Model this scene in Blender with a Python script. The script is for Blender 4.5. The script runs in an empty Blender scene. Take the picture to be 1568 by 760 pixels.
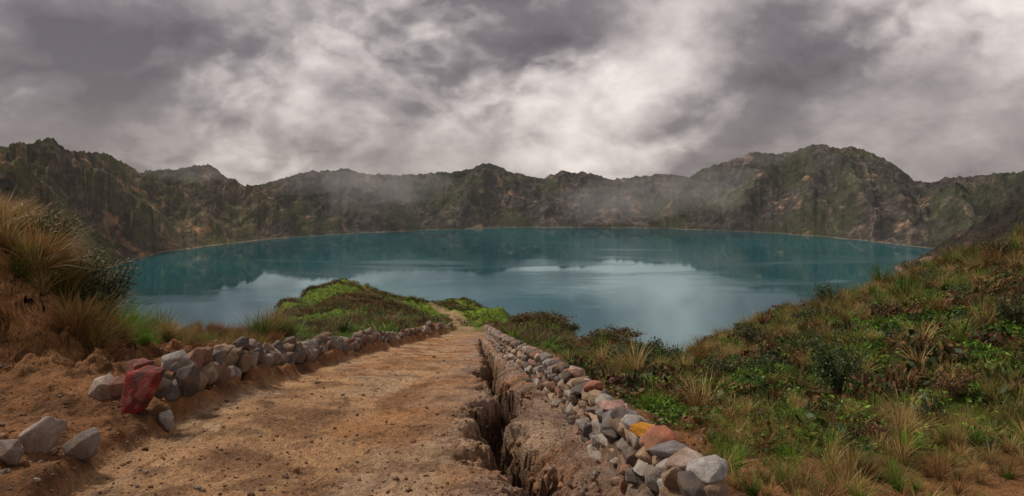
import bpy, bmesh, math, numpy as np
from mathutils import Vector
rng = np.random.default_rng(7)
F=1022.0; CX=784.0; HY=265.0     # calibration of the photographed view (focal, centre, horizon)
LAKE=-280.0
scene=bpy.context.scene
# ------------------------------------------------------------ noise
_perm=np.arange(4096); rng.shuffle(_perm); _perm=np.concatenate([_perm,_perm])
_g=rng.uniform(0,2*np.pi,4096); _gx=np.cos(_g); _gy=np.sin(_g)
def pn(x,y):
    xi=np.floor(x).astype(np.int64); yi=np.floor(y).astype(np.int64)
    xf=x-xi; yf=y-yi
    u=xf*xf*xf*(xf*(xf*6-15)+10); v=yf*yf*yf*(yf*(yf*6-15)+10)
    def gr(ix,iy,dx,dy):
        h=_perm[(_perm[ix&4095]+iy)&4095]
        return _gx[h]*dx+_gy[h]*dy
    a=gr(xi,yi,xf,yf); b=gr(xi+1,yi,xf-1,yf); c=gr(xi,yi+1,xf,yf-1); d=gr(xi+1,yi+1,xf-1,yf-1)
    return (a*(1-u)+b*u)*(1-v)+(c*(1-u)+d*u)*v*1.0
def fbm(x,y,o=5,l=2.03,g=.5):
    s=0;a=1
    for i in range(o):
        s=s+a*pn(x+i*17.3,y-i*9.1); x=x*l;y=y*l;a*=g
    return s
def ridged(x,y,o=5):
    s=0;a=1
    for i in range(o):
        s=s+a*(1-np.abs(pn(x+i*7.7,y+i*3.3))*2.4); x=x*2.07;y=y*2.07;a*=.5
    return s/1.9-.5
def ss(x,a,b):
    t=np.clip((x-a)/(b-a),0,1); return t*t*(3-2*t)
def blur(a,s,ax):
    r=int(3*s)+1;k=np.exp(-.5*(np.arange(-r,r+1)/s)**2);k/=k.sum()
    p=[(0,0),(0,0)];p[ax]=(r,r);b=np.pad(a,p,mode='edge')
    out=np.zeros_like(a)
    for i,w in enumerate(k):
        out+=w*(b[i:i+a.shape[0],:] if ax==0 else b[:,i:i+a.shape[1]])
    return out
# ------------------------------------------------------------ mesh helpers
def mesh_obj(name,V,Fc,mat,col=None,smooth=True,uv=None):
    V=np.asarray(V,np.float32);Fc=np.asarray(Fc,np.int32);k=Fc.shape[1]
    me=bpy.data.meshes.new(name)
    me.vertices.add(len(V));me.vertices.foreach_set('co',V.ravel())
    me.loops.add(Fc.size);me.loops.foreach_set('vertex_index',Fc.ravel())
    me.polygons.add(len(Fc))
    me.polygons.foreach_set('loop_start',np.arange(0,Fc.size,k,dtype=np.int32))
    me.polygons.foreach_set('use_smooth',np.full(len(Fc),smooth))
    me.update(calc_edges=True)
    if col is not None:
        at=me.color_attributes.new('Col','FLOAT_COLOR','POINT')
        c=np.ones((len(V),4),np.float32);c[:,:col.shape[1]]=col
        at.data.foreach_set('color',c.ravel())
    if uv is not None:
        at=me.attributes.new('uvw','FLOAT_VECTOR','POINT')
        at.data.foreach_set('vector',np.asarray(uv,np.float32).ravel())
    me.materials.append(mat)
    ob=bpy.data.objects.new(name,me);scene.collection.objects.link(ob)
    return ob
def grid_faces(nr,nc):
    i=np.arange(nr*nc).reshape(nr,nc)
    return np.stack([i[:-1,:-1],i[:-1,1:],i[1:,1:],i[1:,:-1]],-1).reshape(-1,4)
def scatter(protos,pos,scale,col,rot=None,tilt=.12,pick=None):
    n=len(pos); scale=np.asarray(scale); 
    if scale.ndim==1: scale=np.repeat(scale[:,None],3,1)
    rot=rng.uniform(0,6.283,n) if rot is None else rot
    tx=rng.normal(0,tilt,n);ty=rng.normal(0,tilt,n)
    pick=rng.integers(0,len(protos),n) if pick is None else pick
    Vs=[];Fs=[];Cs=[];off=0
    for k,(V,Fq,sh) in enumerate(protos):
        m=np.where(pick==k)[0]
        if len(m)==0: continue
        P=V[None]*scale[m][:,None,:]
        c=np.cos(rot[m])[:,None];s=np.sin(rot[m])[:,None]
        x=P[:,:,0]*c-P[:,:,1]*s;y=P[:,:,0]*s+P[:,:,1]*c;z=P[:,:,2]
        X=x+z*tx[m][:,None];Y=y+z*ty[m][:,None];Z=z-x*tx[m][:,None]-y*ty[m][:,None]
        W=np.stack([X,Y,Z],-1)+pos[m][:,None,:]
        Vs.append(W.reshape(-1,3))
        Fs.append((Fq[None]+(np.arange(len(m))*len(V))[:,None,None]+off).reshape(-1,Fq.shape[1]))
        Cs.append((col[m][:,None,:]*sh[None,:,None]).reshape(-1,3)); off+=len(m)*len(V)
    return np.concatenate(Vs),np.concatenate(Fs),np.concatenate(Cs)
# ------------------------------------------------------------ node helper
class NT:
    def __init__(s,t): s.t=t;s.n=t.nodes;s.l=t.links
    def node(s,ty,ins={},**kw):
        nd=s.n.new(ty)
        for k,v in kw.items(): setattr(nd,k,v)
        for k,v in ins.items(): s.set(nd.inputs[k],v)
        return nd
    def set(s,inp,v):
        if hasattr(v,'is_output') : s.l.new(v,inp)
        else:
            try: inp.default_value=v
            except Exception: inp.default_value=(v,v,v)
    def m(s,op,a,b=0.0,c=0.0,clamp=False):
        nd=s.node('ShaderNodeMath',{0:a,1:b,2:c},operation=op);nd.use_clamp=clamp;return nd.outputs[0]
    def v(s,op,a,b=(0,0,0),sc=None):
        nd=s.node('ShaderNodeVectorMath',{0:a,1:b},operation=op)
        if sc is not None: s.set(nd.inputs['Scale'],sc)
        return nd.outputs['Value'] if op in('DOT_PRODUCT','LENGTH') else nd.outputs[0]
    def noise(s,vec,scale,detail=6,rough=.55,dist=0.0,col=False):
        nd=s.node('ShaderNodeTexNoise',{'Vector':vec,'Scale':scale,'Detail':detail,'Roughness':rough,'Distortion':dist})
        return nd.outputs['Color' if col else 'Fac']
    def mix(s,f,a,b,bt='MIX'):
        nd=s.n.new('ShaderNodeMix');nd.data_type='RGBA';nd.blend_type=bt
        s.set(nd.inputs[0],f);s.set(nd.inputs[6],a);s.set(nd.inputs[7],b);return nd.outputs[2]
    def ramp(s,f,stops):
        nd=s.n.new('ShaderNodeValToRGB');s.set(nd.inputs[0],f)
        e=nd.color_ramp.elements
        while len(e)<len(stops): e.new(.5)
        for i,(p,c) in enumerate(stops):
            e[i].position=p
            e[i].color=(c,c,c,1) if isinstance(c,(int,float)) else (*c,1)
        return nd.outputs[0]
    def rng(s,f,a,b,c,d):
        nd=s.node('ShaderNodeMapRange',{0:f,1:a,2:b,3:c,4:d});return nd.outputs[0]
def new_mat(name):
    m=bpy.data.materials.new(name);m.use_nodes=True;m.node_tree.nodes.clear()
    return m,NT(m.node_tree)
def finish(N,color,rough=.9,bump=None,bs=.5,bd=.05,spec=.2,trans=0):
    p=N.node('ShaderNodeBsdfPrincipled',{'Base Color':color,'Roughness':rough,'Specular IOR Level':spec})
    if bump is not None:
        b=N.node('ShaderNodeBump',{'Height':bump,'Strength':bs,'Distance':bd});N.l.new(b.outputs[0],p.inputs['Normal'])
    out=p.outputs[0]
    if trans:
        t=N.node('ShaderNodeBsdfTranslucent',{'Color':color})
        mx=N.node('ShaderNodeMixShader',{0:trans,1:out,2:t.outputs[0]});out=mx.outputs[0]
    o=N.n.new('ShaderNodeOutputMaterial');N.l.new(out,o.inputs[0]);return p
def objco(N): return N.node('ShaderNodeTexCoord').outputs['Object']
def attr(N,nm,o='Color'): return N.node('ShaderNodeAttribute',attribute_name=nm).outputs[o]

# ground
gm,N=new_mat('ground_soil_and_grass')
co=objco(N);c=attr(N,'Col')
n1=N.noise(co,1.3,8,.62);n2=N.noise(co,14,8,.7);n3=N.noise(co,70,4,.7)
vo=N.node('ShaderNodeTexVoronoi',{'Vector':co,'Scale':38.0}).outputs['Distance']
f=N.m('MULTIPLY',N.rng(n1,.3,.7,.68,1.30),N.rng(n2,.3,.7,.54,1.44))
f=N.m('MULTIPLY',f,N.rng(n3,.3,.7,.66,1.34))
cc=N.v('SCALE',c,sc=f)
h=N.m('ADD',N.m('MULTIPLY',n2,1.0),N.m('MULTIPLY',n3,.35))
h=N.m('ADD',h,N.m('MULTIPLY',vo,-.3))
finish(N,cc,.93,h,1.0,.09,.15)
# crater
cm,N=new_mat('crater_rock')
co=objco(N);uv=attr(N,'uvw','Vector')
n1=N.noise(co,.0035,8,.6);n2=N.noise(co,.018,8,.70);n3=N.noise(uv,4.5,9,.68,1.2);n4=N.noise(co,.006,6,.62,1.2);n5=N.noise(co,.06,6,.7)
base=N.ramp(n2,[(.34,(.020,.019,.019)),(.5,(.056,.049,.042)),(.66,(.13,.105,.08))])
base=N.v('SCALE',base,sc=N.rng(n5,.3,.7,.45,1.55))
grn=N.mix(N.rng(n1,.44,.56,0,.7),base,(.046,.056,.019,1))
strk=N.rng(n3,.56,.65,0,.7)
c1=N.mix(N.m('MULTIPLY',strk,N.rng(n5,.4,.6,.3,1)),grn,(.26,.20,.15,1))
c1=N.mix(N.rng(n3,.36,.46,.75,0),c1,(.010,.010,.010,1))
tanm=N.m('MULTIPLY',N.rng(n4,.58,.64,0,1),N.rng(n2,.45,.6,0,.9))
c1=N.mix(tanm,c1,(.32,.20,.13,1))
z=N.node('ShaderNodeSeparateXYZ',{0:co}).outputs[2]
zz=N.m('ADD',z,N.m('MULTIPLY',n2,-6.0))
c1=N.mix(N.rng(zz,-283,-279.8,.7,0),c1,(.28,.22,.16,1))
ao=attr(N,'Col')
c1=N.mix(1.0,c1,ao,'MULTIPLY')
c1=N.mix(N.m('SUBTRACT',1.0,attr(N,'Col','Alpha')),c1,N.mix(n5,(.20,.13,.08,1),(.42,.32,.22,1)))
finish(N,c1,.95,N.m('ADD',n2,N.m('MULTIPLY',n3,.6)),1.0,36,.1)
# stone
sm,N=new_mat('wall_stone')
co=objco(N);c=attr(N,'Col')
n1=N.noise(co,9,8,.65,.4);n2=N.noise(co,60,6,.7);vo=N.noise(co,25,3,.5)
f=N.m('MULTIPLY',N.rng(n1,.3,.7,.55,1.3),N.rng(n2,.3,.7,.7,1.25))
cc=N.v('SCALE',c,sc=f)
cc=N.mix(N.rng(vo,.64,.72,0,.4),cc,(.40,.35,.29,1))
cc=N.mix(N.rng(N.noise(co,4,5,.6),.5,.66,0,.75),cc,(.17,.095,.05,1))
finish(N,cc,.85,N.m('ADD',n1,N.m('MULTIPLY',n2,.4)),.8,.04,.3)
rm,N=new_mat('red_stone')
co=objco(N);c=attr(N,'Col');n1=N.noise(co,7,8,.68,.4);n2=N.noise(co,45,6,.7)
cc=N.v('SCALE',c,sc=N.m('MULTIPLY',N.rng(n1,.3,.7,.35,1.4),N.rng(n2,.3,.7,.6,1.3)))
cc=N.mix(N.rng(N.noise(co,3.5,6,.65),.53,.62,0,.8),cc,(.26,.11,.08,1))
cc=N.mix(N.rng(N.noise(co,6,6,.65),.40,.48,.85,0),cc,(.05,.025,.02,1))
finish(N,cc,.75,N.m('ADD',n1,N.m('MULTIPLY',n2,.4)),.9,.05,.3)
# plants
pm,N=new_mat('grass_blades');finish(N,attr(N,'Col'),.6,spec=.25,trans=.25)
lm,N=new_mat('leaves');finish(N,attr(N,'Col'),.55,spec=.25,trans=.2)
bm_,N=new_mat('bark');co=objco(N);n=N.noise(co,30,6,.6);finish(N,N.ramp(n,[(.3,(.03,.022,.016)),(.7,(.10,.075,.05))]),.9,n,.6,.01)
# water
wm,N=new_mat('lake_water')
co=objco(N)
big=N.noise(N.v('MULTIPLY',co,(.0009,.0036,1)),1.0,5,.6,.9)
w1=N.noise(N.v('MULTIPLY',co,(.05,.09,1)),1.0,4,.6)
w2=N.noise(N.v('MULTIPLY',co,(.012,.02,1)),1.0,4,.6)
hh=N.m('ADD',w1,N.m('MULTIPLY',w2,2.0))
b=N.node('ShaderNodeBump',{'Height':hh,'Strength':N.rng(big,.50,.62,.03,.40),'Distance':1.2})
deep=N.mix(N.rng(N.noise(co,.0012,4,.5),.35,.65,0,1),(.001,.052,.068,1),(.003,.094,.112,1))
dif=N.node('ShaderNodeBsdfDiffuse',{'Color':deep})
gl=N.node('ShaderNodeBsdfGlossy',{'Color':(.80,.96,1.0,1),'Roughness':N.rng(big,.50,.62,.010,.15),'Normal':b.outputs[0]})
fr=N.node('ShaderNodeFresnel',{'IOR':1.5,'Normal':b.outputs[0]}).outputs[0]
mx=N.node('ShaderNodeMixShader',{0:N.m('MULTIPLY_ADD',fr,.30,.36),1:dif.outputs[0],2:gl.outputs[0]})
o=N.n.new('ShaderNodeOutputMaterial');N.l.new(mx.outputs[0],o.inputs[0])

# ------------------------------------------------------------ near terrain
T=[(1.5,1692),(3,1055),(5.6,760),(9.5,620),(15,565),(30,524),(60,507),(85,500)]
cols={
-900:[(1.5,1660),(3,1020),(5.6,700),(9,480),(10.5,330),(14,200),(25,170)],
-300:[(1.5,1690),(3,1050),(5.6,735),(9,580),(10.3,535),(11.6,340),(15,300),(22,290)],
-60:[(1.5,1690),(3,1055),(5.6,750),(9,618),(10.6,575),(11.6,372),(15,352),(21,350)],
20:[(1.5,1692),(3,1055),(5.6,752),(9,625),(11,570),(11.9,390),(15,370),(20,370)],
75:[(1.5,1692),(3,1055),(5.6,755),(9,630),(11.4,560),(12.4,435),(16,418),(20,418)],
120:[(1.5,1692),(3,1055),(5.6,757),(9,632),(12.2,555),(13.8,482),(17,475),(20,475)],
200:[(1.5,1692),(3,1055),(5.6,760),(9,635),(14,552),(20,522)],
300:[(1.5,1692),(3,1055),(5.6,760),(9,628),(15,555),(24,516)],
400:[(1.5,1692),(3,1055),(5.6,760),(9.5,612),(15,558),(28,520),(33,517)],
420:[(1.5,1692),(3,1055),(5.6,760),(9.5,618),(15,563),(28,520),(60,500),(90,464)],
475:T[:5]+[(28,521),(60,496),(110,445)],
520:T[:5]+[(30,521),(60,493),(120,429)],
560:T[:5]+[(30,521),(60,493),(120,434)],
610:T[:5]+[(30,521),(60,498),(118,453)],
660:T[:5]+[(30,523),(60,504),(85,486),(115,462)],
715:T[:5]+[(30,524),(60,507),(80,500),(112,467)],
780:T[:5]+[(30,525),(60,508),(105,479)],
815:T[:5]+[(30,529),(48,514),(60,492),(66,490)],
855:T[:3]+[(9.5,624),(15,572),(30,537),(48,520),(58,496),(64,496)],
885:T[:3]+[(9.5,630),(15,585),(30,556),(62,531)],
902:T[:3]+[(9.5,636),(15,592),(30,565),(38,558),(46,540)],
932:T[:3]+[(9.5,640),(15,594),(30,562),(38,550),(45,523)],
975:T[:3]+[(9.5,642),(15,594),(30,565),(38,556),(44,536)],
1015:T[:3]+[(9.5,644),(16,594),(42,550)],
1045:T[:3]+[(9.5,645),(16,594),(42,557)],
1090:T[:2]+[(5.6,765),(9.5,645),(16,588),(42,528)],
1200:T[:2]+[(5.6,765),(9.5,637),(16,560),(28,514),(42,484)],
1300:T[:2]+[(6,748),(9.3,635),(16,543),(28,490),(45,460)],
1400:T[:2]+[(6,744),(9,625),(16,518),(28,454),(43,420)],
1500:T[:2]+[(6,742),(9,612),(16,491),(28,418),(40,389)],
1568:T[:2]+[(6,738),(9,598),(16,473),(28,393),(38,366)],
1800:T[:2]+[(6,730),(9,565),(16,412),(28,330),(38,285)],
2400:T[:2]+[(6,700),(9,500),(16,340),(28,250),(38,200)]}
pxs=np.concatenate([np.linspace(-900,-40,90,endpoint=False),np.linspace(-40,1610,1100,endpoint=False),np.linspace(1610,2400,80)])
fd=lambda d:-10/d+1.0*np.log(d)
dd=np.exp(np.linspace(np.log(1),np.log(200),6000));ff=fd(dd)
rows=np.concatenate([np.linspace(1.5,4,24,endpoint=False),np.interp(np.linspace(fd(4.),fd(135.),680),ff,dd),np.linspace(136,460,60)[1:]])
ck=np.array(sorted(cols))
PY=np.zeros((len(rows),len(ck)));DC=np.zeros(len(ck))
for j,k in enumerate(ck):
    pr=cols[k];d_=np.array([p[0] for p in pr]);y_=np.array([p[1] for p in pr]);DC[j]=d_[-1]
    PY[:,j]=np.interp(-1/rows,-1/d_,y_)
    ze=-(y_[-1]-HY)/F*d_[-1]; m=rows>d_[-1]; e=rows[m]-d_[-1]
    zz=ze-.78*(np.sqrt(e*e+25)-5)
    PY[m,j]=HY-zz/rows[m]*F
ZT=np.stack([np.interp(pxs,ck,-(PY[i]-HY)/F*rows[i]) for i in range(len(rows))])
ZT=blur(ZT,5,1);ZT=blur(ZT,3,0)
A=(pxs-CX)/F
X=A[None,:]*rows[:,None];Y=np.repeat(rows[:,None],len(pxs),1)
LE=np.array([(1.5,-3.4),(4,-3.5),(5.6,-3.75),(7,-4.15),(9.5,-4.15),(15,-4.4),(30,-4.2),(45,-4.6),(60,-5.2),(85,-6.5),(120,-8)])
RW=np.array([(1.5,1.35),(4.0,1.17),(4.9,1.11),(5.6,1.04),(7,.94),(9.5,.76),(12,.52),(15,.2),(22,-.35),(30,-.85),(45,-1.6),(60,-2.4),(85,-5.),(120,-7)])
CR=np.array([(1.5,.9),(4.5,.66),(5.6,.46),(6.8,.04),(8.2,-.26),(9.5,-.20),(10.9,-.05),(14.3,-.55),(17,-.45),(21,-.75),(27,-1.15),(36,-1.7)])
le=np.interp(Y,LE[:,0],LE[:,1])+.12*fbm(Y*.9,Y*0+3,3);rw=np.interp(Y,RW[:,0],RW[:,1])
cr=np.interp(Y,CR[:,0],CR[:,1])+.22*fbm(Y*1.0,Y*0+9,5,g=.6)*ss(Y,4,8)+.07*fbm(X*4,Y*4,3)
pend=1-ss(Y,70,90)
inpath=ss(X-le,-.03,.12)*(1-ss(X-rw,.1,.35))*pend
Z=ZT.copy()
bank=ss(le-X,-.12,.10)*(1-ss(Y,55,75))
Z+=bank*(.22+.08*fbm(X*2,Y*2,4))*(1-.5*ss(le-X,1.5,5))
out=1-inpath
bk=np.exp(-((X+8.3)/2.2)**2)*ss(Y,9.5,11)*(1-ss(Y,15,18))
Z+=out*(.22*fbm(X*.8,Y*.8,5)+.05*fbm(X*5,Y*5,4))*ss(Y,3,9)
Z+=out*ss(Y,18,45)*(.55*fbm(X*.25,Y*.25,5)+.22*ridged(X*.5,Y*.5,4))
rs=ss(X-rw,1.5,4)*ss(Y,8,14)*(1-ss(Y,60,80))
Z+=rs*(.45*fbm(X*.5+5,Y*.5,4)+.20*fbm(X*1.6,Y*1.6,4))
Z+=out*ss(Y,50,100)*2.0*fbm(X*.07,Y*.07,5)
Z+=ss(Y,110,200)*12*ridged(X*.03,Y*.012,5)
Z+=bk*(.45*fbm(X*3,Y*1.2,5)+.3*ridged(X*1.2,Y*.5,3))
Z+=inpath*(.06*fbm(X*1.2,Y*.8,4)+.022*fbm(X*7,Y*7,4)+.012*fbm(X*26,Y*26,2)*(1-ss(Y,10,20)))
Z-=inpath*.07*np.exp(-((X-cr+1.6)/.8)**2)
# shallow rain rills down the trail
Z-=inpath*.045*ss(ridged(X*1.1+.15*Y,Y*.16,3),.28,.45)*(1-ss(Y,18,30))
wd=np.interp(Y,[4.5,5.6,7,9.5,14,25,36],[.32,.32,.27,.24,.22,.18,.05])*(1+.7*fbm(Y*1.7,Y*0+40,4))
wd=np.maximum(wd,.07)
dist=np.abs(X-cr)+.09*fbm(X*5,Y*5,5,g=.6)
fade=(1-ss(Y,33,38))
crk=(1-ss(dist,wd*.5,wd*1.15))*fade
ter=np.clip(1-dist/wd+.3*fbm(X*4+3,Y*4,4),0,1)
shelf=ss(fbm(X*2.6+31,Y*2.6,4),-.05,.12)*(1-ss(dist,wd*1.0,wd*1.9))*fade
ledge=(1-ss(np.abs(X-cr-.35*wd)+.15*fbm(X*2.2,Y*2.2,4),wd*1.1,wd*2.1))*fade
drop=(crk*(.50+.35*ter+.15*fbm(X*3,Y*3,3))+ledge*.09+shelf*.16*(1-crk))*(1-ss(X-rw,-.18,0.0))
Z-=drop
core=(1-ss(np.abs(X-rw-.16),.13,.24))*(1-ss(Y,58,64))*ss(Y,4.1,4.4)
Z+=core*.30
def lookup(x,y,arr=None):
    arr=Z if arr is None else arr
    a=x/y*F+CX
    ci=np.clip(np.interp(a,pxs,np.arange(len(pxs))),0,len(pxs)-1.001);ri=np.clip(np.interp(y,rows,np.arange(len(rows))),0,len(rows)-1.001)
    c0=ci.astype(int);r0=ri.astype(int);fc=ci-c0;fr_=ri-r0
    return (arr[r0,c0]*(1-fc)+arr[r0,c0+1]*fc)*(1-fr_)+(arr[r0+1,c0]*(1-fc)+arr[r0+1,c0+1]*fc)*fr_
def C(*a): return np.array(a)[None,None,:]
def mixc(a,b,m): return a*(1-m[...,None])+b*m[...,None]
ONE=np.ones((*X.shape,1))
n1=fbm(X*.35,Y*.35,5);n2=fbm(X*1.7+30,Y*1.7,4);n3=fbm(X*.9-20,Y*.9+5,4)
soil=mixc(C(.30,.142,.060)*ONE,C(.15,.07,.03),ss(n2,-.2,.4))
path=mixc(C(.50,.29,.150)*ONE,C(.29,.155,.08),ss(n3,-.1,.4))
grav=mixc(path,C(.34,.235,.18),ss(X-cr+ .6*n2,-1.7,.0)*.85)
path=mixc(grav,C(.40,.175,.06),ss(n1,.05,.4)*.5)
path=mixc(path,C(.53,.38,.25),ss(fbm(X*.6+70,Y*.3,4),.1,.35)*.5)
path=mixc(path,C(.17,.09,.048),ss(fbm(X*2.2+11,Y*1.6,5),.15,.32)*.55)
col=mixc(soil,path,inpath)
PXg=X/Y*F+CX
right=ss(X-rw,1.4,2.6)*ss(Y,5.9,7.5)*ss(PXg+60*n2,930,1010)
green=ss(n1+.3*n2+.10*ss(PXg,1150,1300)+.20,-.12,.12)
vegc=mixc(C(.080,.048,.02)*ONE,C(.045,.080,.010),green)
vegR=np.maximum(right,ss(Y,20,30)*(1-inpath)*ss(X-rw,.5,2))
vegL=ss(Y,19,24)*(1-inpath)*ss(le-X,.3,1.5)
hm=ss(Y,60,85)
veg=np.clip(np.maximum(np.maximum(vegR,vegL*.9),hm),0,1)
col=mixc(col,vegc,veg)
hl=ss(Y,45,70)*(PXg<900)
hg=ss(fbm(X*.06+4,Y*.06,4)+.25*n2,-.2,.12)
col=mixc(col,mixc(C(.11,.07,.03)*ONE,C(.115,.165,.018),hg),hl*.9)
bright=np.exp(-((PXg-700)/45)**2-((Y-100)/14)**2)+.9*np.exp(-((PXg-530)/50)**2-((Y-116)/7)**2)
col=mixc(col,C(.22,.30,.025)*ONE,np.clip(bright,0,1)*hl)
txf=lambda y:np.interp(y,[60,75,88,97,104,110,116],[-4.5,-5.5,-7.5,-11,-17,-22,-27])
tr=(1-ss(np.abs(X-txf(Y))+.5*n2,.8,1.5))*ss(Y,58,66)*(1-ss(Y,112,117))
col=mixc(col,C(.34,.23,.13)*ONE,tr*.9)
rockm=ss(PXg,785,805)*(1-ss(PXg,880,900))*ss(Y,47,50)*(1-ss(Y,66,70))
col=mixc(col,C(.11,.075,.045)*ONE,rockm*.7)
bkc=((PXg<150)*ss(Y,10.3,11.0)*(1-ss(Y,12.6,14.0)))
col=mixc(col,mixc(C(.48,.25,.105)*ONE,C(.26,.125,.05),ss(fbm(X*2,Y*1+Z*3,4),-.15,.25)),bkc*.9)
col=mixc(col,C(.085,.042,.022)*ONE,np.clip(ss(drop,.12,.42),0,1)*.85)  # crack interior darkened with depth: its shade is put into the soil colour
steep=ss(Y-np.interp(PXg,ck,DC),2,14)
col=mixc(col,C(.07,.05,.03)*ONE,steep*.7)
col=mixc(col,C(.16,.095,.055)*ONE,core*.8)
wallm=ss(drop,.05,.2)*(1-ss(drop,.75,1.0))
Xd=X+wallm*.09*fbm(Y*4+50,Z*6,4,g=.6);Yd=Y+wallm*.07*fbm(X*5+9,Z*6+4,4,g=.6)+bk*.25*fbm(X*2.5,Z*3,4)
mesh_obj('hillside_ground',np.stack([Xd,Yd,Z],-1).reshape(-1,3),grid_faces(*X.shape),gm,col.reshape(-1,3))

# ------------------------------------------------------------ crater rim
rim=np.array([(-900,190),(-300,225),(-100,222),(0,226),(30,219),(52,222),(75,214),(110,231),(165,238),(190,254),(215,266),(250,261),(300,253),(325,256),(345,270),(375,284),(400,281),(440,272),(480,262),(530,259),(570,268),(620,270),(680,265),(715,260),(740,250),(780,263),(830,275),(860,263),(910,267),(940,277),(965,272),(990,270),(1020,267),(1055,272),(1075,260),(1110,250),(1150,235),(1200,237),(1225,230),(1250,223),(1275,230),(1302,226),(1330,235),(1365,250),(1400,276),(1425,281),(1450,272),(1500,271),(1568,262),(1700,250),(2500,200)],float)
shore=np.array([(-900,560),(-400,800),(0,1120),(100,1600),(165,1972),(260,2386),(340,2600),(430,2850),(540,3080),(650,3250),(800,3430),(1000,3367),(1100,3230),(1200,3077),(1320,2760),(1430,2445),(1568,2150),(2000,1500),(2500,1000)],float)
def crater(name,px,ds,dr,zr,nv,amp,seed,spurs=(),tint=(1,1,1),beach=None):
    v=np.concatenate([np.linspace(0,1,nv),np.linspace(1.02,1.8,24)])
    a=(px-CX)/F
    u=np.concatenate([[0],np.cumsum(np.hypot(np.diff(ds*a),np.diff(ds)))])
    V_,U_=np.meshgrid(v,u,indexing='ij')
    vv=np.clip(V_,0,1)
    D=ds[None]-25+(dr-ds+25)[None]*V_
    prof=.66*vv+.34*vv**2.2
    Z0=(LAKE-14)+(zr[None]-LAKE+14)*prof
    Z0=np.where(V_>1,zr[None]-(V_-1)*500,Z0)
    XX=a[None]*D
    wu=U_+90*fbm(U_/350+seed,V_*2.0,4)+50*V_*np.sin(U_/600)
    env=(vv**.7)*(1-.8*ss(vv,.78,1))
    qx=XX+90*fbm(XX/300,D/300+seed,3);qd=D+90*fbm(XX/300+40,D/300,3)
    r=ridged(qx/420+seed,qd/620+seed,5)
    r2=ridged(wu/150+seed,V_*1.8+9,5)
    Zz=Z0+env*amp*(r*1.5+.9*r2)
    PX=px[None]*np.ones_like(V_)
    sp_=0
    for s0,r0,h_,w_ in spurs:
        pc=s0+(r0-s0)*vv
        dlt=(PX-pc)/w_+.5*fbm(V_*5,V_*0+s0,4)
        g_=np.exp(-np.abs(dlt)**1.4)*ss(vv,0,.35)*(1-.95*ss(vv,.6,1))
        Zz+=h_*1.35*g_;sp_=sp_+g_
    Zz+=34*env*fbm(XX/80,D/80,5,g=.6)+ss(V_,.7,1)*11*fbm(XX/40,D/40,5,g=.65)
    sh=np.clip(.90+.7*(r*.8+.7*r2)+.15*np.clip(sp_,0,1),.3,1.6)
    left=(1-ss(px,330,520))[None]*np.ones_like(V_)  # left wall browner, and painted lighter to look more lit
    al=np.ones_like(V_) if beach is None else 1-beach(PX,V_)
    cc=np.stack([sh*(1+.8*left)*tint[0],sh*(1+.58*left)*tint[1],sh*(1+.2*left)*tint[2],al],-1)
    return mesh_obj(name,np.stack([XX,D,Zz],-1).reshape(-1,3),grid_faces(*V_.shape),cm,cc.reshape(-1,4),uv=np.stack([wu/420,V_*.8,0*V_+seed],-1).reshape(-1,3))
px=np.concatenate([np.linspace(-900,-40,120,endpoint=False),np.linspace(-40,1610,1500,endpoint=False),np.linspace(1610,2500,120)])
ds=blur(np.interp(px,shore[:,0],shore[:,1])[None],14,1)[0]*(1+.012*fbm(px/40,px*0,4))
dr=ds+np.interp(px,[-900,0,300,800,1250,1430,1700],[500,720,620,560,780,620,520])
zr=-(np.interp(px,rim[:,0],rim[:,1])-HY)/F*dr
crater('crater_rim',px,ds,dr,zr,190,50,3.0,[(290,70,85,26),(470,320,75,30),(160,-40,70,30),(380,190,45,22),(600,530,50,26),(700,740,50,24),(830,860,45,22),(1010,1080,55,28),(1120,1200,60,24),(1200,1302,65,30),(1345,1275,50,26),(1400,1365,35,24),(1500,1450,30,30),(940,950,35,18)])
px=np.linspace(1366,2300,420)
ds2=np.interp(px,[1366,1378,1400,1430,1500,1600,2300],[1950,1860,1880,1850,1600,1300,900])
top=np.interp(px,[1366,1380,1400,1425,1450,1480,1520,1568,1650,2300],[405,404,397,384,366,348,326,298,258,150])
dr2=ds2+np.interp(px,[1366,1400,1568,2300],[70,150,380,400])
crater('crater_spur_hill',px,ds2,dr2,-(top-HY)/F*dr2,90,9,11.0,tint=(.62,.55,.5),beach=lambda P,V:.9*(1-ss(P+20*fbm(P/12,V*4,3),1412,1438))*(1-ss(V,.75,1.0)))
g=40
lx=np.linspace(-5000,5000,g);ly=np.linspace(60,5200,g)
LX,LY=np.meshgrid(lx,ly)
mesh_obj('crater_lake_water',np.stack([LX,LY,LX*0+LAKE],-1).reshape(-1,3),grid_faces(g,g),wm)

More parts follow.
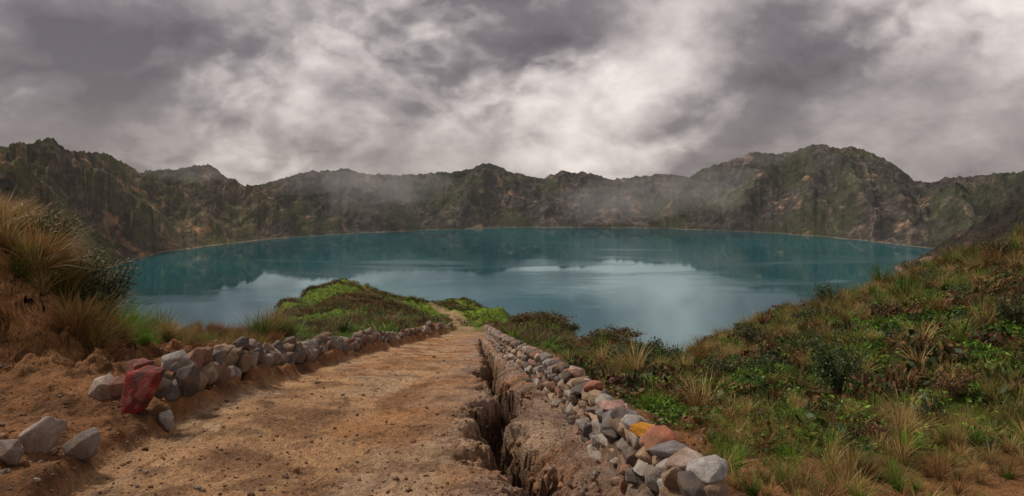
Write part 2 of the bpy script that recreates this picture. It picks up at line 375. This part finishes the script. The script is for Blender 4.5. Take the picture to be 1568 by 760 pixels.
# ------------------------------------------------------------ stones
def stone_proto(seed):
    r=np.random.default_rng(seed);bm=bmesh.new()
    pts=r.normal(size=(20,3));pts/=np.linalg.norm(pts,axis=1)[:,None]
    pts/= (np.abs(pts)**3.4).sum(1)[:,None]**(1/3.4)
    pts*=r.uniform(.84,1.05,(20,1))*.5
    for p in pts: bm.verts.new(p)
    bmesh.ops.convex_hull(bm,input=bm.verts)
    lo=[v for v in bm.verts if not v.link_faces];bmesh.ops.delete(bm,geom=lo,context='VERTS')
    bmesh.ops.dissolve_limit(bm,angle_limit=.30,verts=bm.verts,edges=bm.edges)
    bmesh.ops.bevel(bm,geom=list(bm.edges)+list(bm.verts),offset=.045,segments=2,profile=.6,affect='EDGES')
    bmesh.ops.triangulate(bm,faces=bm.faces)
    bmesh.ops.subdivide_edges(bm,edges=[e for e in bm.edges if e.calc_length()>.16],cuts=1)
    bmesh.ops.triangulate(bm,faces=bm.faces)
    bmesh.ops.recalc_face_normals(bm,faces=bm.faces)
    bm.verts.index_update()
    V=np.array([v.co[:] for v in bm.verts]);Fc=np.array([[v.index for v in f.verts] for f in bm.faces]);bm.free()
    nn=pn(V[:,0]*3.1+seed,V[:,1]*3.1+V[:,2]*2.3)*.12+pn(V[:,0]*8+seed,V[:,2]*8+V[:,1]*5)*.06
    V=V*(1+nn)[:,None]
    return (V,Fc,np.ones(len(V)))
stones=[stone_proto(s) for s in range(100,118)]
PAL=np.array([(.23,.20,.18),(.31,.265,.23),(.14,.12,.11),(.30,.165,.12),(.33,.23,.15),(.09,.078,.072),(.38,.33,.285),(.25,.12,.08),(.19,.165,.16),(.36,.25,.17),(.27,.18,.12),(.19,.13,.09)])
def pal(n): return PAL[rng.integers(0,len(PAL),n)]*rng.uniform(.75,1.15,(n,1))
def wall(name,line,d0,d1,courses,h,off,thick,size):
    P=[];S=[];Cc=[];R=[]
    for k in range(courses):
      for t in range(thick):
        d=d0+rng.uniform(0,.1)
        while d<d1:
            gz=size*rng.uniform(.65,1.45)*(1+.45*ss(d,15,50)); dx=np.interp(d+.1,line[:,0],line[:,1])-np.interp(d-.1,line[:,0],line[:,1]);ang=math.atan2(.2,dx)
            o=(t-(thick-1)/2)*.27+rng.normal(0,.025)+off+(0 if thick==1 else (.5-t)*.06*k)
            dj=d+gz*.5
            xl=np.interp(dj,line[:,0],line[:,1]);x=xl+o
            s=size*rng.uniform(.85,1.2)
            hs=h/courses*rng.uniform(1.0,1.6)
            zb=(lookup(np.array([x]),np.array([dj]))[0] if thick==1 else lookup(np.array([xl-.1]),np.array([dj]),ZT)[0]-.03)
            P.append((x,dj,zb+h/courses*(k+.42)+rng.normal(0,.018)))
            S.append((gz*1.08,s,hs));R.append(ang+rng.normal(0,.22))
            Cc.append(pal(1)[0])
            d+=gz*.97
    return P,S,Cc,R
P,S,Cc,R=wall('r',RW,4.2,62,4,.54,.14,2,.26)
cap=[((1.15,5.62),(.38,.32,.13),(.62,.27,.03)),((1.17,5.30),(.35,.28,.13),(.36,.13,.075)),((1.20,5.02),(.34,.24,.12),(.20,.17,.17)),((1.24,4.74),(.30,.24,.12),(.38,.29,.24)),((1.32,4.48),(.30,.26,.14),(.34,.31,.29)),((1.12,5.98),(.30,.30,.14),(.37,.35,.33)),((1.08,6.45),(.30,.28,.15),(.32,.31,.31)),((1.05,7.0),(.27,.27,.15),(.38,.22,.18)),((.99,8.2),(.27,.27,.15),(.34,.12,.08)),((.90,9.3),(.27,.27,.15),(.40,.26,.19))]
for (x,y),s,c_ in cap:
    zb=lookup(np.array([np.interp(y,RW[:,0],RW[:,1])-.1]),np.array([y]),ZT)[0]
    P.append((x,y,zb+.54));S.append(s);Cc.append(c_);R.append(rng.uniform(0,3))
V,Fc,Cl=scatter(stones,np.array(P),np.array(S),np.array(Cc),np.array(R),.11)
mesh_obj('dry_stone_wall',V,Fc,sm,Cl)
LW=LE.copy();LW[:,1]-=.28
P,S,Cc,R=wall('l',LW,8.5,60,1,.26,0,1,.28)
P2,S2,C2,R2=wall('l',LW,8.6,24,1,.26,-.12,1,.30)
P2=[(p[0],p[1],p[2]+.13) for p in P2]
P3,S3,C3,R3=wall('l',LW,8.7,11.5,1,.2,-.04,1,.30)
P3=[(p[0],p[1],p[2]+.30) for p in P3]
V,Fc,Cl=scatter(stones,np.array(P+P2+P3),np.array(S+S2+S3),np.array(Cc+C2+C3)*.85,np.array(R+R2+R3),.16)
mesh_obj('dry_stone_wall',V,Fc,sm,Cl)
def boulder(name,x,y,s,c_,k,rz=0,sink=.35,dz=0,mat=None,tl=.12):
    zb=lookup(np.array([x]),np.array([y]))[0]
    V,Fc,Cl=scatter([stones[k]],np.array([(0,0,0)]),np.array([s]),np.array([c_]),np.array([rz]),tl)
    ob=mesh_obj(name,V,Fc,mat or sm,Cl);ob.location=(x,y,zb+s[2]*sink+dz);return ob
boulder('red_boulder',-4.36,7.9,(.46,.42,.66),(.25,.016,.010),0,.5,.34,mat=rm,tl=.12)
boulder('boulder',-5.2,8.55,(.44,.40,.36),(.36,.27,.22),5,.2)
boulder('boulder',-5.55,8.85,(.17,.17,.2),(.34,.32,.30),7,.2)
boulder('boulder',-4.20,5.95,(.38,.34,.34),(.34,.26,.21),9,1.2)
boulder('boulder',-4.0,6.2,(.34,.32,.30),(.20,.16,.14),11,2.2)
boulder('boulder',-4.24,5.6,(.24,.24,.22),(.22,.17,.14),1,2.2)
boulder('boulder',-4.66,8.3,(.34,.30,.28),(.25,.075,.055),4,1.0,.3,.34,mat=rm)
boulder('boulder',-4.75,8.15,(.34,.3,.3),(.21,.08,.06),6,1.9,.4,.1)
boulder('boulder',-4.10,7.9,(.2,.2,.26),(.33,.29,.26),8,1.9)
boulder('boulder',-4.5,8.95,(.36,.36,.30),(.33,.30,.28),12,.9,.3,.42)
boulder('boulder',-4.22,8.7,(.30,.3,.46),(.10,.08,.07),13,.9,.4,.0)
boulder('boulder',-4.55,8.6,(.34,.3,.36),(.20,.16,.14),16,2.1,.4,.1)
boulder('boulder',-4.8,6.9,(.22,.2,.16),(.22,.15,.10),14,.9,.3,.0)
n=18000
d=np.interp(rng.uniform(fd(4.2),fd(45.),n),ff,dd);a=rng.uniform(-.8,.30,n);x=a*d
lex=np.interp(d,LE[:,0],LE[:,1]);rwx=np.interp(d,RW[:,0],RW[:,1])
crx=np.interp(d,CR[:,0],CR[:,1])
keep=((np.abs(x-crx)<.6)&(rng.random(n)<.9))|((x<lex+.25)&(rng.random(n)<.5))|(rng.random(n)<.34)
keep&=(x<rwx+2.5);x=x[keep];d=d[keep]
incr=np.abs(x-np.interp(d,CR[:,0],CR[:,1]))<.35
s=rng.lognormal(-4.2,.6,len(x))*np.where(incr,1.9,1)
z=lookup(x,d)+s*.15
c_=np.where(rng.random((len(x),1))<.8,np.array([[.24,.12,.06]]),np.array([[.26,.22,.18]]))*rng.uniform(.5,1.3,(len(x),1))
V,Fc,Cl=scatter(stones[:5],np.stack([x,d,z],-1),np.stack([s*1.2,s,s*.8],-1),c_)
mesh_obj('loose_gravel',V,Fc,sm,Cl)

# ------------------------------------------------------------ plants
def tuft(nb,w,spread,seed,droop=.5,seg=3):
    r=np.random.default_rng(seed);V=[];Fq=[];sh=[]
    for b in range(nb):
        th=r.uniform(0,6.283);rad=r.uniform(0,.14);L=r.uniform(.5,1.0);lean=min(abs(r.normal(0,spread))+.05,1.0)
        bx,by=rad*math.cos(th),rad*math.sin(th);t2=th+r.normal(0,.5)
        dx,dy=math.cos(t2),math.sin(t2);o=len(V);ph=r.uniform(.7,1.25)
        tw=r.uniform(0,3.14);px_,py_=math.cos(tw),math.sin(tw)
        for i in range(seg+1):
            t=i/seg;h=L*t*(1-.35*droop*t*lean*2);q=L*lean*(t**1.7)*(1+droop)
            ww=w*(1-t**1.5*.93)
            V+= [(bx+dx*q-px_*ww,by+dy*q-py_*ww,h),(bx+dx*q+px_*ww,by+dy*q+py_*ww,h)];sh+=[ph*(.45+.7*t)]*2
        for i in range(seg): Fq.append((o+2*i,o+2*i+1,o+2*i+3,o+2*i+2))
    return np.array(V),np.array(Fq),np.array(sh)
def leafclump(nl,size,seed,flat=.5):
    r=np.random.default_rng(seed);V=[];Fq=[];sh=[]
    for b in range(nl):
        v=r.normal(size=3);v/=np.linalg.norm(v);rr=r.uniform(.4,1)**.6
        p=np.array([v[0]*rr,v[1]*rr,abs(v[2])*rr*flat])
        nrm=v*.6+r.normal(0,.5,3)+np.array([0,0,.5]);nrm/=np.linalg.norm(nrm)
        t=np.cross(nrm,r.normal(size=3));t/=np.linalg.norm(t);bt=np.cross(nrm,t)
        s=size*r.uniform(.6,1.3);o=len(V)
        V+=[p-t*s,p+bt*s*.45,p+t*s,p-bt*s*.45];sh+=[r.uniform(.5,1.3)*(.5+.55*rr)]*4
        Fq.append((o,o+1,o+2,o+3))
    return np.array(V),np.array(Fq),np.array(sh)
tufts=[tuft(70,.0095,.42,s) for s in range(5)]
tuftF=[tuft(26,.022,.45,s+20,seg=2) for s in range(5)]
clumps=[leafclump(46,.15,s) for s in range(6)]
def pts(n,d0,d1,a0,a1,cond=None):
    d=np.sqrt(rng.uniform(d0**2,d1**2,n));a=rng.uniform(a0,a1,n);x=a*d
    if cond is not None:
        k=cond(x,d);x=x[k];d=d[k]
    return x,d,lookup(x,d)
LG=np.array([.105,.20,.016]);DG=np.array([.030,.058,.012]);BR=np.array([.16,.085,.031]);ST=np.array([.48,.33,.125]);OL=np.array([.115,.125,.023]);RB=np.array([.13,.05,.023])
def vc(x,y,palette,w):
    i=rng.choice(len(palette),len(x),p=w);c=np.array(palette)[i]
    return c*rng.uniform(.45,1.4,(len(x),1))
rwf=lambda d:np.interp(d,RW[:,0],RW[:,1]);lef=lambda d:np.interp(d,LE[:,0],LE[:,1])
slope=lambda x,d:(x>rwf(d)+np.interp(d,[6,9,15,30],[1.7,1.3,.9,.5]))&(x/d>.08)&((d>6.6+rng.exponential(.8,len(d))))
dcf=lambda x,d:np.interp(x/d*F+CX,ck,DC)
gmask=lambda x,d:ss(fbm(x*.35,d*.35,5)+.3*fbm(x*1.7+30,d*1.7,4)+.10*ss(x/d*F+CX,1150,1300)+.20,-.12,.12)
x,d,z=pts(26000,6,50,.08,.95,lambda x,d:slope(x,d)&(d<dcf(x,d)+4));k=gmask(x,d)>rng.random(len(x))*.9
x,d,z=x[k],d[k],z[k]
c_=vc(x,d,[LG,LG*1.35,DG*1.2,OL],[.44,.22,.24,.10])
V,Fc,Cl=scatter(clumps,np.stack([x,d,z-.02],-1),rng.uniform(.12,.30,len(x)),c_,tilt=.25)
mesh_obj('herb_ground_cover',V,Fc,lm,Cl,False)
x,d,z=pts(11500,6,52,.07,.95,lambda x,d:slope(x,d)&(d<dcf(x,d)+5));k=(gmask(x,d)<.35+rng.random(len(x))*.75)|((x/d*F+CX<1010)&(d>36))
x,d,z=x[k],d[k],z[k]
c_=vc(x,d,[BR,RB,DG,OL*.7],[.31,.21,.33,.15])
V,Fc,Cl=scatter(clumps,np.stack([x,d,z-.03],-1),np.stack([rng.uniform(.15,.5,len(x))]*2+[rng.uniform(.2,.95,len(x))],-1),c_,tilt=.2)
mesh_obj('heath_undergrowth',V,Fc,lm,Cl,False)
x,d,z=pts(4600,6.2,52,.07,.95,lambda x,d:slope(x,d)&(d<dcf(x,d)+4))
k=(fbm(x*.5+9,d*.5,3)>-.08+.2*rng.normal(size=len(x)));x,d,z=x[k],d[k],z[k]
c_=vc(x,d,[ST*.85,BR*1.6,OL*1.3,LG*1.1,RB*1.6],[.36,.22,.18,.14,.10])
sc=rng.lognormal(-1.0,.38,len(x))*(1+.5*ss(d,14,35))
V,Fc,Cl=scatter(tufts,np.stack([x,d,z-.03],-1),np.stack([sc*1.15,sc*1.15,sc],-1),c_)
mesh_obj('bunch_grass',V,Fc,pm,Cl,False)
x,d,z=pts(380,5.2,9.5,.30,.85,lambda x,d:x>rwf(d)+.9)
c_=vc(x,d,[ST,ST*.8,LG*1.4,BR*1.5],[.3,.2,.3,.2])
V,Fc,Cl=scatter(tufts,np.stack([x,d,z-.02],-1),rng.uniform(.12,.36,len(x)),c_)
mesh_obj('dry_grass',V,Fc,pm,Cl,False)
x,d,z=pts(15000,24,128,-.37,.13,lambda x,d:((x<lef(d)-.6)|(x>rwf(d)+.9)|(d>72))&(d<dcf(x,d)+8)&(np.abs(x-txf(d))>1.3))
hgf=ss(fbm(x*.06+4,d*.06,4)+.25*fbm(x*1.7+30,d*1.7,4),-.2,.12)
cg=vc(x,d,[LG,OL,LG*1.3],[.45,.25,.3]);cb=vc(x,d,[BR,OL,BR*1.3,DG],[.35,.2,.25,.2])
c_=np.where((hgf>rng.random(len(x)))[:,None],cg,cb)
sc=np.where(hgf>.6,.28,.6)*rng.uniform(.6,1.5,len(x))
V,Fc,Cl=scatter(tuftF,np.stack([x,d,z-.05],-1),np.stack([sc*1.5,sc*1.5,sc],-1),c_)
mesh_obj('headland_grass',V,Fc,pm,Cl,False)
x,d,z=pts(4200,40,130,-.37,.14,lambda x,d:((x<lef(d)-1)|(x>rwf(d)+1.2)|(d>75))&(d<dcf(x,d)+10))
k=(fbm(x*.06+4,d*.06,4)<.05)|(d>dcf(x,d)-6);x,d,z=x[k],d[k],z[k]
c_=vc(x,d,[BR,DG,OL,RB],[.3,.3,.2,.2]);sc=rng.uniform(.4,1.0,len(x))
V,Fc,Cl=scatter(clumps,np.stack([x,d,z-.1],-1),np.stack([sc,sc,sc*1.1],-1),c_)
mesh_obj('headland_scrub',V,Fc,lm,Cl,False)
def spot(px,d,s,c): 
    x=(px-CX)/F*d;return (x,d,lookup(np.array([x]),np.array([float(d)]))[0]-.05,s,*c)
L=[]
for px_,d,s,c in [(178,15.5,1.3,LG*1.5),(196,16,1.4,LG*1.3),(215,16.5,1.2,OL*1.4),(240,18,1.5,OL*1.6),(255,17,1.0,ST*.8),(185,14.5,.7,ST*.7),(270,18,.8,BR*1.6),(400,24,1.5,OL*1.4),(418,25,1.7,ST*.6),(435,25,1.5,OL*1.3),(388,24,.9,BR*1.5),(228,14.8,.6,LG*1.4),(300,22,.8,BR*1.6),(330,23,.8,RB*2),(350,23,.8,BR*1.5),(372,24,.8,RB*2),(318,21,.6,OL*1.5)]:
    for q in range(9): L.append(spot(px_+rng.normal(0,6),d+rng.normal(0,.3),s*rng.uniform(.5,1.0),c*rng.uniform(.7,1.2)))
for q in range(420):
    L.append(spot(rng.uniform(135,430),rng.uniform(16,27),rng.uniform(.2,.6),[BR*1.4,RB*1.6,OL*1.3,ST*.8][rng.integers(4)]))
L=np.array(L)
V,Fc,Cl=scatter(tufts,L[:,:3],np.stack([L[:,3]*.8,L[:,3]*.8,L[:,3]],-1),L[:,4:7],tilt=.06)
mesh_obj('tussock_grass',V,Fc,pm,Cl,False)
L=[]
for q in range(560):
    px_=rng.uniform(-120,155);d=rng.uniform(11.9,17)
    L.append(spot(px_,d,rng.uniform(.4,1.05),[ST*.9,BR*1.8,OL*1.3,np.array([.32,.16,.055])][rng.integers(4)]))
for q in range(130):
    t=rng.random();L.append(spot(50+105*t+rng.normal(0,8),12.6+1.8*t+rng.normal(0,.2),rng.uniform(.5,1.05),[ST*.8,np.array([.28,.14,.05])][rng.integers(2)]))
L=np.array(L)
V,Fc,Cl=scatter(tufts,L[:,:3],L[:,3],L[:,4:7],tilt=.22)
mesh_obj('bank_top_grass',V,Fc,pm,Cl,False)
def shrub(name,x,y,R,H,col,nleaf=1400,ls=.05,seed=0):
    r=np.random.default_rng(seed);zb=lookup(np.array([x]),np.array([float(y)]))[0]
    V=[];Fq=[];tips=[]
    def stem(p,q,r0,r1):
        p=np.array(p);q=np.array(q);a=q-p;a=a/np.linalg.norm(a);t=np.cross(a,[.3,.7,.2]);t/=np.linalg.norm(t);b=np.cross(a,t);o=len(V)
        for c_,rr in((p,r0),(q,r1)):
            for k in range(5):
                an=k*1.2566;V.append(c_+rr*(math.cos(an)*t+math.sin(an)*b))
        for k in range(5): Fq.append((o+k,o+(k+1)%5,o+5+(k+1)%5,o+5+k))
    for s in range(9):
        th=r.uniform(0,6.28);q=np.array([math.cos(th)*R*.45*r.random(),math.sin(th)*R*.45*r.random(),H*r.uniform(.3,.5)])
        stem((0,0,-.05),q,.03*H,.018*H)
        for b in range(4):
            th2=th+r.normal(0,.9);q2=q+np.array([math.cos(th2)*R*r.uniform(.2,.6),math.sin(th2)*R*r.uniform(.2,.6),H*r.uniform(.0,.5)])
            stem(q,q2,.014*H,.006*H);tips.append(q2);tips.append((q+q2)/2)
    par=bpy.data.objects.new(name,None);scene.collection.objects.link(par);par.location=(x,y,zb)
    st=mesh_obj('stems',V,Fq,bm_);st.parent=par
    tips=np.array(tips);k=r.integers(0,len(tips),nleaf);p=tips[k]+r.normal(0,1,(nleaf,3))*np.array([R*.12,R*.12,H*.08])
    p[:,2]=np.maximum(p[:,2],.02)
    nv=r.normal(size=(nleaf,3))+np.array([0,0,.8]);nv/=np.linalg.norm(nv,axis=1)[:,None]
    t=np.cross(nv,r.normal(size=(nleaf,3)));t/=np.linalg.norm(t,axis=1)[:,None];b=np.cross(nv,t);s=(ls*r.uniform(.6,1.3,nleaf))[:,None]
    LV=np.stack([p-t*s,p+b*s*.4,p+t*s,p-b*s*.4],1).reshape(-1,3)
    cl=np.repeat(np.array(col)[None]*1.7*(r.uniform(.6,1.4,(nleaf,1)))*(.65+.6*r.random(len(tips)))[k][:,None],4,0)
    lf=mesh_obj('foliage',LV,np.arange(nleaf*4).reshape(-1,4),lm,cl,False);lf.parent=par
def sp(px_,d): return (px_-CX)/F*d,d
for i,(px_,d,R,H,c,nl,ls) in enumerate([
 (1285,10.0,.48,.80,(.035,.055,.018),2600,.028),(975,22,.9,1.0,(.03,.05,.018),1800,.055),(1000,30,1.2,1.1,(.03,.045,.015),1500,.07),
 (945,43,1.5,.8,(.075,.055,.022),2000,.08),(925,44,1.1,.9,(.08,.055,.026),1500,.08),(985,41,1.6,.9,(.085,.055,.02),1500,.08),(905,44,1.1,.8,(.07,.05,.022),1200,.08),
 (1265,41,1.1,1.7,(.035,.05,.018),1300,.07),(1105,15,.5,.5,(.055,.06,.02),900,.035),(1460,9.0,.28,.42,(.12,.065,.03),900,.022),
 (1180,14,.5,.45,(.035,.055,.018),900,.035),(1335,7.6,.26,.30,(.10,.045,.025),700,.02),(1400,40,1.0,.9,(.045,.05,.02),900,.07),
 (845,57,1.9,.9,(.07,.055,.022),1500,.10),(820,59,1.8,.8,(.08,.055,.022),1400,.10),(868,57,1.3,.9,(.05,.055,.018),1200,.10),(800,60,1.5,.8,(.08,.05,.022),1200,.10),
 (150,13.6,.75,1.5,(.045,.06,.028),3800,.034),(105,13.4,1.0,1.45,(.05,.058,.025),4200,.036),(60,13.2,.8,1.0,(.06,.055,.025),2400,.034),
 (1100,8.0,.16,.22,(.05,.09,.02),500,.018),(1555,13,.4,.6,(.04,.05,.02),900,.03),(1480,20,.7,.7,(.05,.05,.02),1000,.04),(1230,18,.6,.7,(.05,.06,.02),900,.04),(1380,14,.4,.5,(.09,.05,.02),900,.03),(1430,26,.9,.9,(.05,.055,.02),900,.05),(1150,24,.9,.8,(.04,.045,.018),900,.05),(1350,24,.8,.8,(.06,.04,.02),900,.05),(1240,30,1.0,.9,(.045,.05,.02),900,.06),(1520,30,1.0,.9,(.05,.05,.02),900,.06),(1060,28,1.0,.8,(.04,.05,.02),900,.06)]):
    x,y=sp(px_,d);shrub('shrub',x,y,R,H,c,nl,ls,i)
bm=bmesh.new()
pt=[Vector((0,0,0)),Vector((.09,.14,.02)),Vector((.13,.30,.015)),Vector((.24,.42,.05))]
pv=None
for i,p in enumerate(pt):
    r_=.009*(1-.2*i);ring=[bm.verts.new(p+Vector((r_*math.cos(k*1.257),0,r_*math.sin(k*1.257)))) for k in range(5)]
    if pv: 
        for k in range(5): bm.faces.new((pv[k],pv[(k+1)%5],ring[(k+1)%5],ring[k]))
    pv=ring
me=bpy.data.meshes.new('dry_twig');bm.to_mesh(me);bm.free();tm,N=new_mat('twig');finish(N,(.5,.35,.2,1),.8);me.materials.append(tm)
tw=bpy.data.objects.new('dry_twig',me);scene.collection.objects.link(tw)
x,y=sp(478,5.95);tw.location=(x,y,lookup(np.array([x]),np.array([y]))[0]+.03)

# ------------------------------------------------------------ air: thin homogeneous haze inside the crater
bpy.ops.mesh.primitive_cube_add(size=1,location=(0,3300,60));hz=bpy.context.object;hz.name='haze_air';hz.scale=(9000,5000,676)
m,N=new_mat('haze');v=N.node('ShaderNodeVolumeScatter',{'Color':(.90,.92,.96,1),'Density':.000024,'Anisotropy':.1})
o=N.n.new('ShaderNodeOutputMaterial');N.l.new(v.outputs[0],o.inputs[1]);hz.data.materials.append(m)
mm,N=new_mat('mist');v=N.node('ShaderNodeVolumeScatter',{'Color':(.97,.95,.96,1),'Density':.00030,'Anisotropy':.1})
o=N.n.new('ShaderNodeOutputMaterial');N.l.new(v.outputs[0],o.inputs[1])
def mist(px_,py_,d,sx,sy,sz,seed):
    bpy.ops.mesh.primitive_ico_sphere_add(subdivisions=5,radius=1,location=((px_-CX)/F*d,d,-(py_-HY)/F*d));ob=bpy.context.object;ob.name='mist_cloud'
    for vtx in ob.data.vertices:
        c_=vtx.co;k=1+.7*float(pn(np.array(c_.x*1.6+seed*5.),np.array(c_.y*1.6+c_.z*2.1)))+.35*float(pn(np.array(c_.x*4+seed),np.array(c_.z*4-c_.y*3)))
        vtx.co=c_*k
    ob.scale=(sx,sy,sz);ob.data.materials.append(mm)
mist(575,290,3250,260,300,150,1)
mist(610,275,3300,220,260,110,2)
mist(500,275,3350,300,240,60,8)
mist(990,300,3400,420,300,100,3)
mist(930,315,3300,260,240,90,4)
mist(1080,285,3450,260,260,120,9)
mist(1150,238,3800,360,260,60,5)
mist(300,262,2850,260,200,50,6)

# ------------------------------------------------------------ sky
w=bpy.data.worlds.new('sky');scene.world=w;w.use_nodes=True;w.node_tree.nodes.clear();N=NT(w.node_tree)
SE,SR=math.radians(48),math.radians(-60)
sky=N.node('ShaderNodeTexSky',sky_type='NISHITA');sky.sun_disc=False;sky.sun_elevation=SE;sky.sun_rotation=SR
bg1=N.node('ShaderNodeBackground',{'Color':sky.outputs[0],'Strength':.10})
dr_=N.v('NORMALIZE',N.node('ShaderNodeTexCoord').outputs['Generated'])
p=N.v('MULTIPLY',dr_,(1,1,1.5))
wp=N.v('SCALE',N.v('SUBTRACT',N.noise(p,5,3,.6,col=True),(.5,.5,.5)),sc=.10)
p2=N.v('ADD',p,wp)
def dens(q):
    nd=N.node('ShaderNodeTexNoise',{'Vector':q,'Scale':4.0,'Detail':5.0,'Roughness':.54},noise_type='RIDGED_MULTIFRACTAL',normalize=False)
    N.set(nd.inputs['Offset'],1.0);N.set(nd.inputs['Gain'],1.6)
    return N.m('MULTIPLY',nd.outputs[0],-1.0)
na=dens(p2);nb=dens(N.v('ADD',p2,(-.010,0,.034)))
relief=N.m('MULTIPLY',N.m('SUBTRACT',na,nb),.44)
soft=N.rng(N.noise(N.v('ADD',p,(9,2,4)),2.3,2,.5),.42,.58,.15,1.0)
relief=N.m('MULTIPLY',relief,soft)
lo=N.noise(N.v('ADD',p,(2,7,3)),2.6,9,.58)
val=N.m('ADD',N.m('MULTIPLY',N.m('SUBTRACT',lo,.5),2.4),relief)
for (bx,by,rad,am) in [(200,60,.13,-.20),(420,40,.10,-.24),(480,130,.12,.14),(700,150,.09,.24),(60,190,.12,-.14),(150,150,.1,.08),(620,210,.13,-.18),(990,80,.10,.28),(1060,105,.08,.18),(1160,150,.11,-.30),(1480,165,.13,.22),(1350,90,.14,-.18),(850,190,.10,.06),(1300,225,.08,.10),(780,30,.12,-.16),(560,20,.1,.12),(1100,10,.14,.0),(340,200,.1,.08),(1480,240,.1,.15),(1520,40,.1,-.08)]:
    v=Vector(((bx-CX)/F,1,-(by-HY)/F)).normalized()
    dt=N.v('DOT_PRODUCT',dr_,tuple(v))
    g_=N.m('EXPONENT',N.m('MULTIPLY',N.m('SUBTRACT',dt,1.0),2.0/(rad*rad)))
    val=N.m('MULTIPLY_ADD',g_,am,val)
val=N.m('ADD',val,.53)
cl=N.ramp(val,[(.0,(.13,.107,.115)),(.3,(.215,.182,.19)),(.5,(.385,.338,.33)),(.72,(.63,.57,.54)),(1.0,(.90,.83,.78))])
bg2=N.node('ShaderNodeBackground',{'Color':cl,'Strength':1.0})
mx=N.node('ShaderNodeMixShader',{0:.95,1:bg1.outputs[0],2:bg2.outputs[0]})
o=N.n.new('ShaderNodeOutputWorld');N.l.new(mx.outputs[0],o.inputs[0])
sd=bpy.data.lights.new('sun','SUN');sd.energy=3.2;sd.angle=math.radians(10);sd.color=(1,.91,.78)
so=bpy.data.objects.new('sun',sd);scene.collection.objects.link(so)
v=Vector((math.sin(SR)*math.cos(SE),math.cos(SR)*math.cos(SE),math.sin(SE)))
so.rotation_euler=v.to_track_quat('Z','Y').to_euler()
# ------------------------------------------------------------ camera
cd=bpy.data.cameras.new('camera');cd.sensor_width=36;cd.lens=36*F/1568;cd.shift_y=(HY-380)/1568;cd.clip_end=20000;cd.clip_start=.05
ca=bpy.data.objects.new('camera',cd);scene.collection.objects.link(ca);ca.rotation_euler=(math.pi/2,0,0);scene.camera=ca
scene.view_settings.view_transform='Standard';scene.view_settings.look='None';scene.view_settings.exposure=0
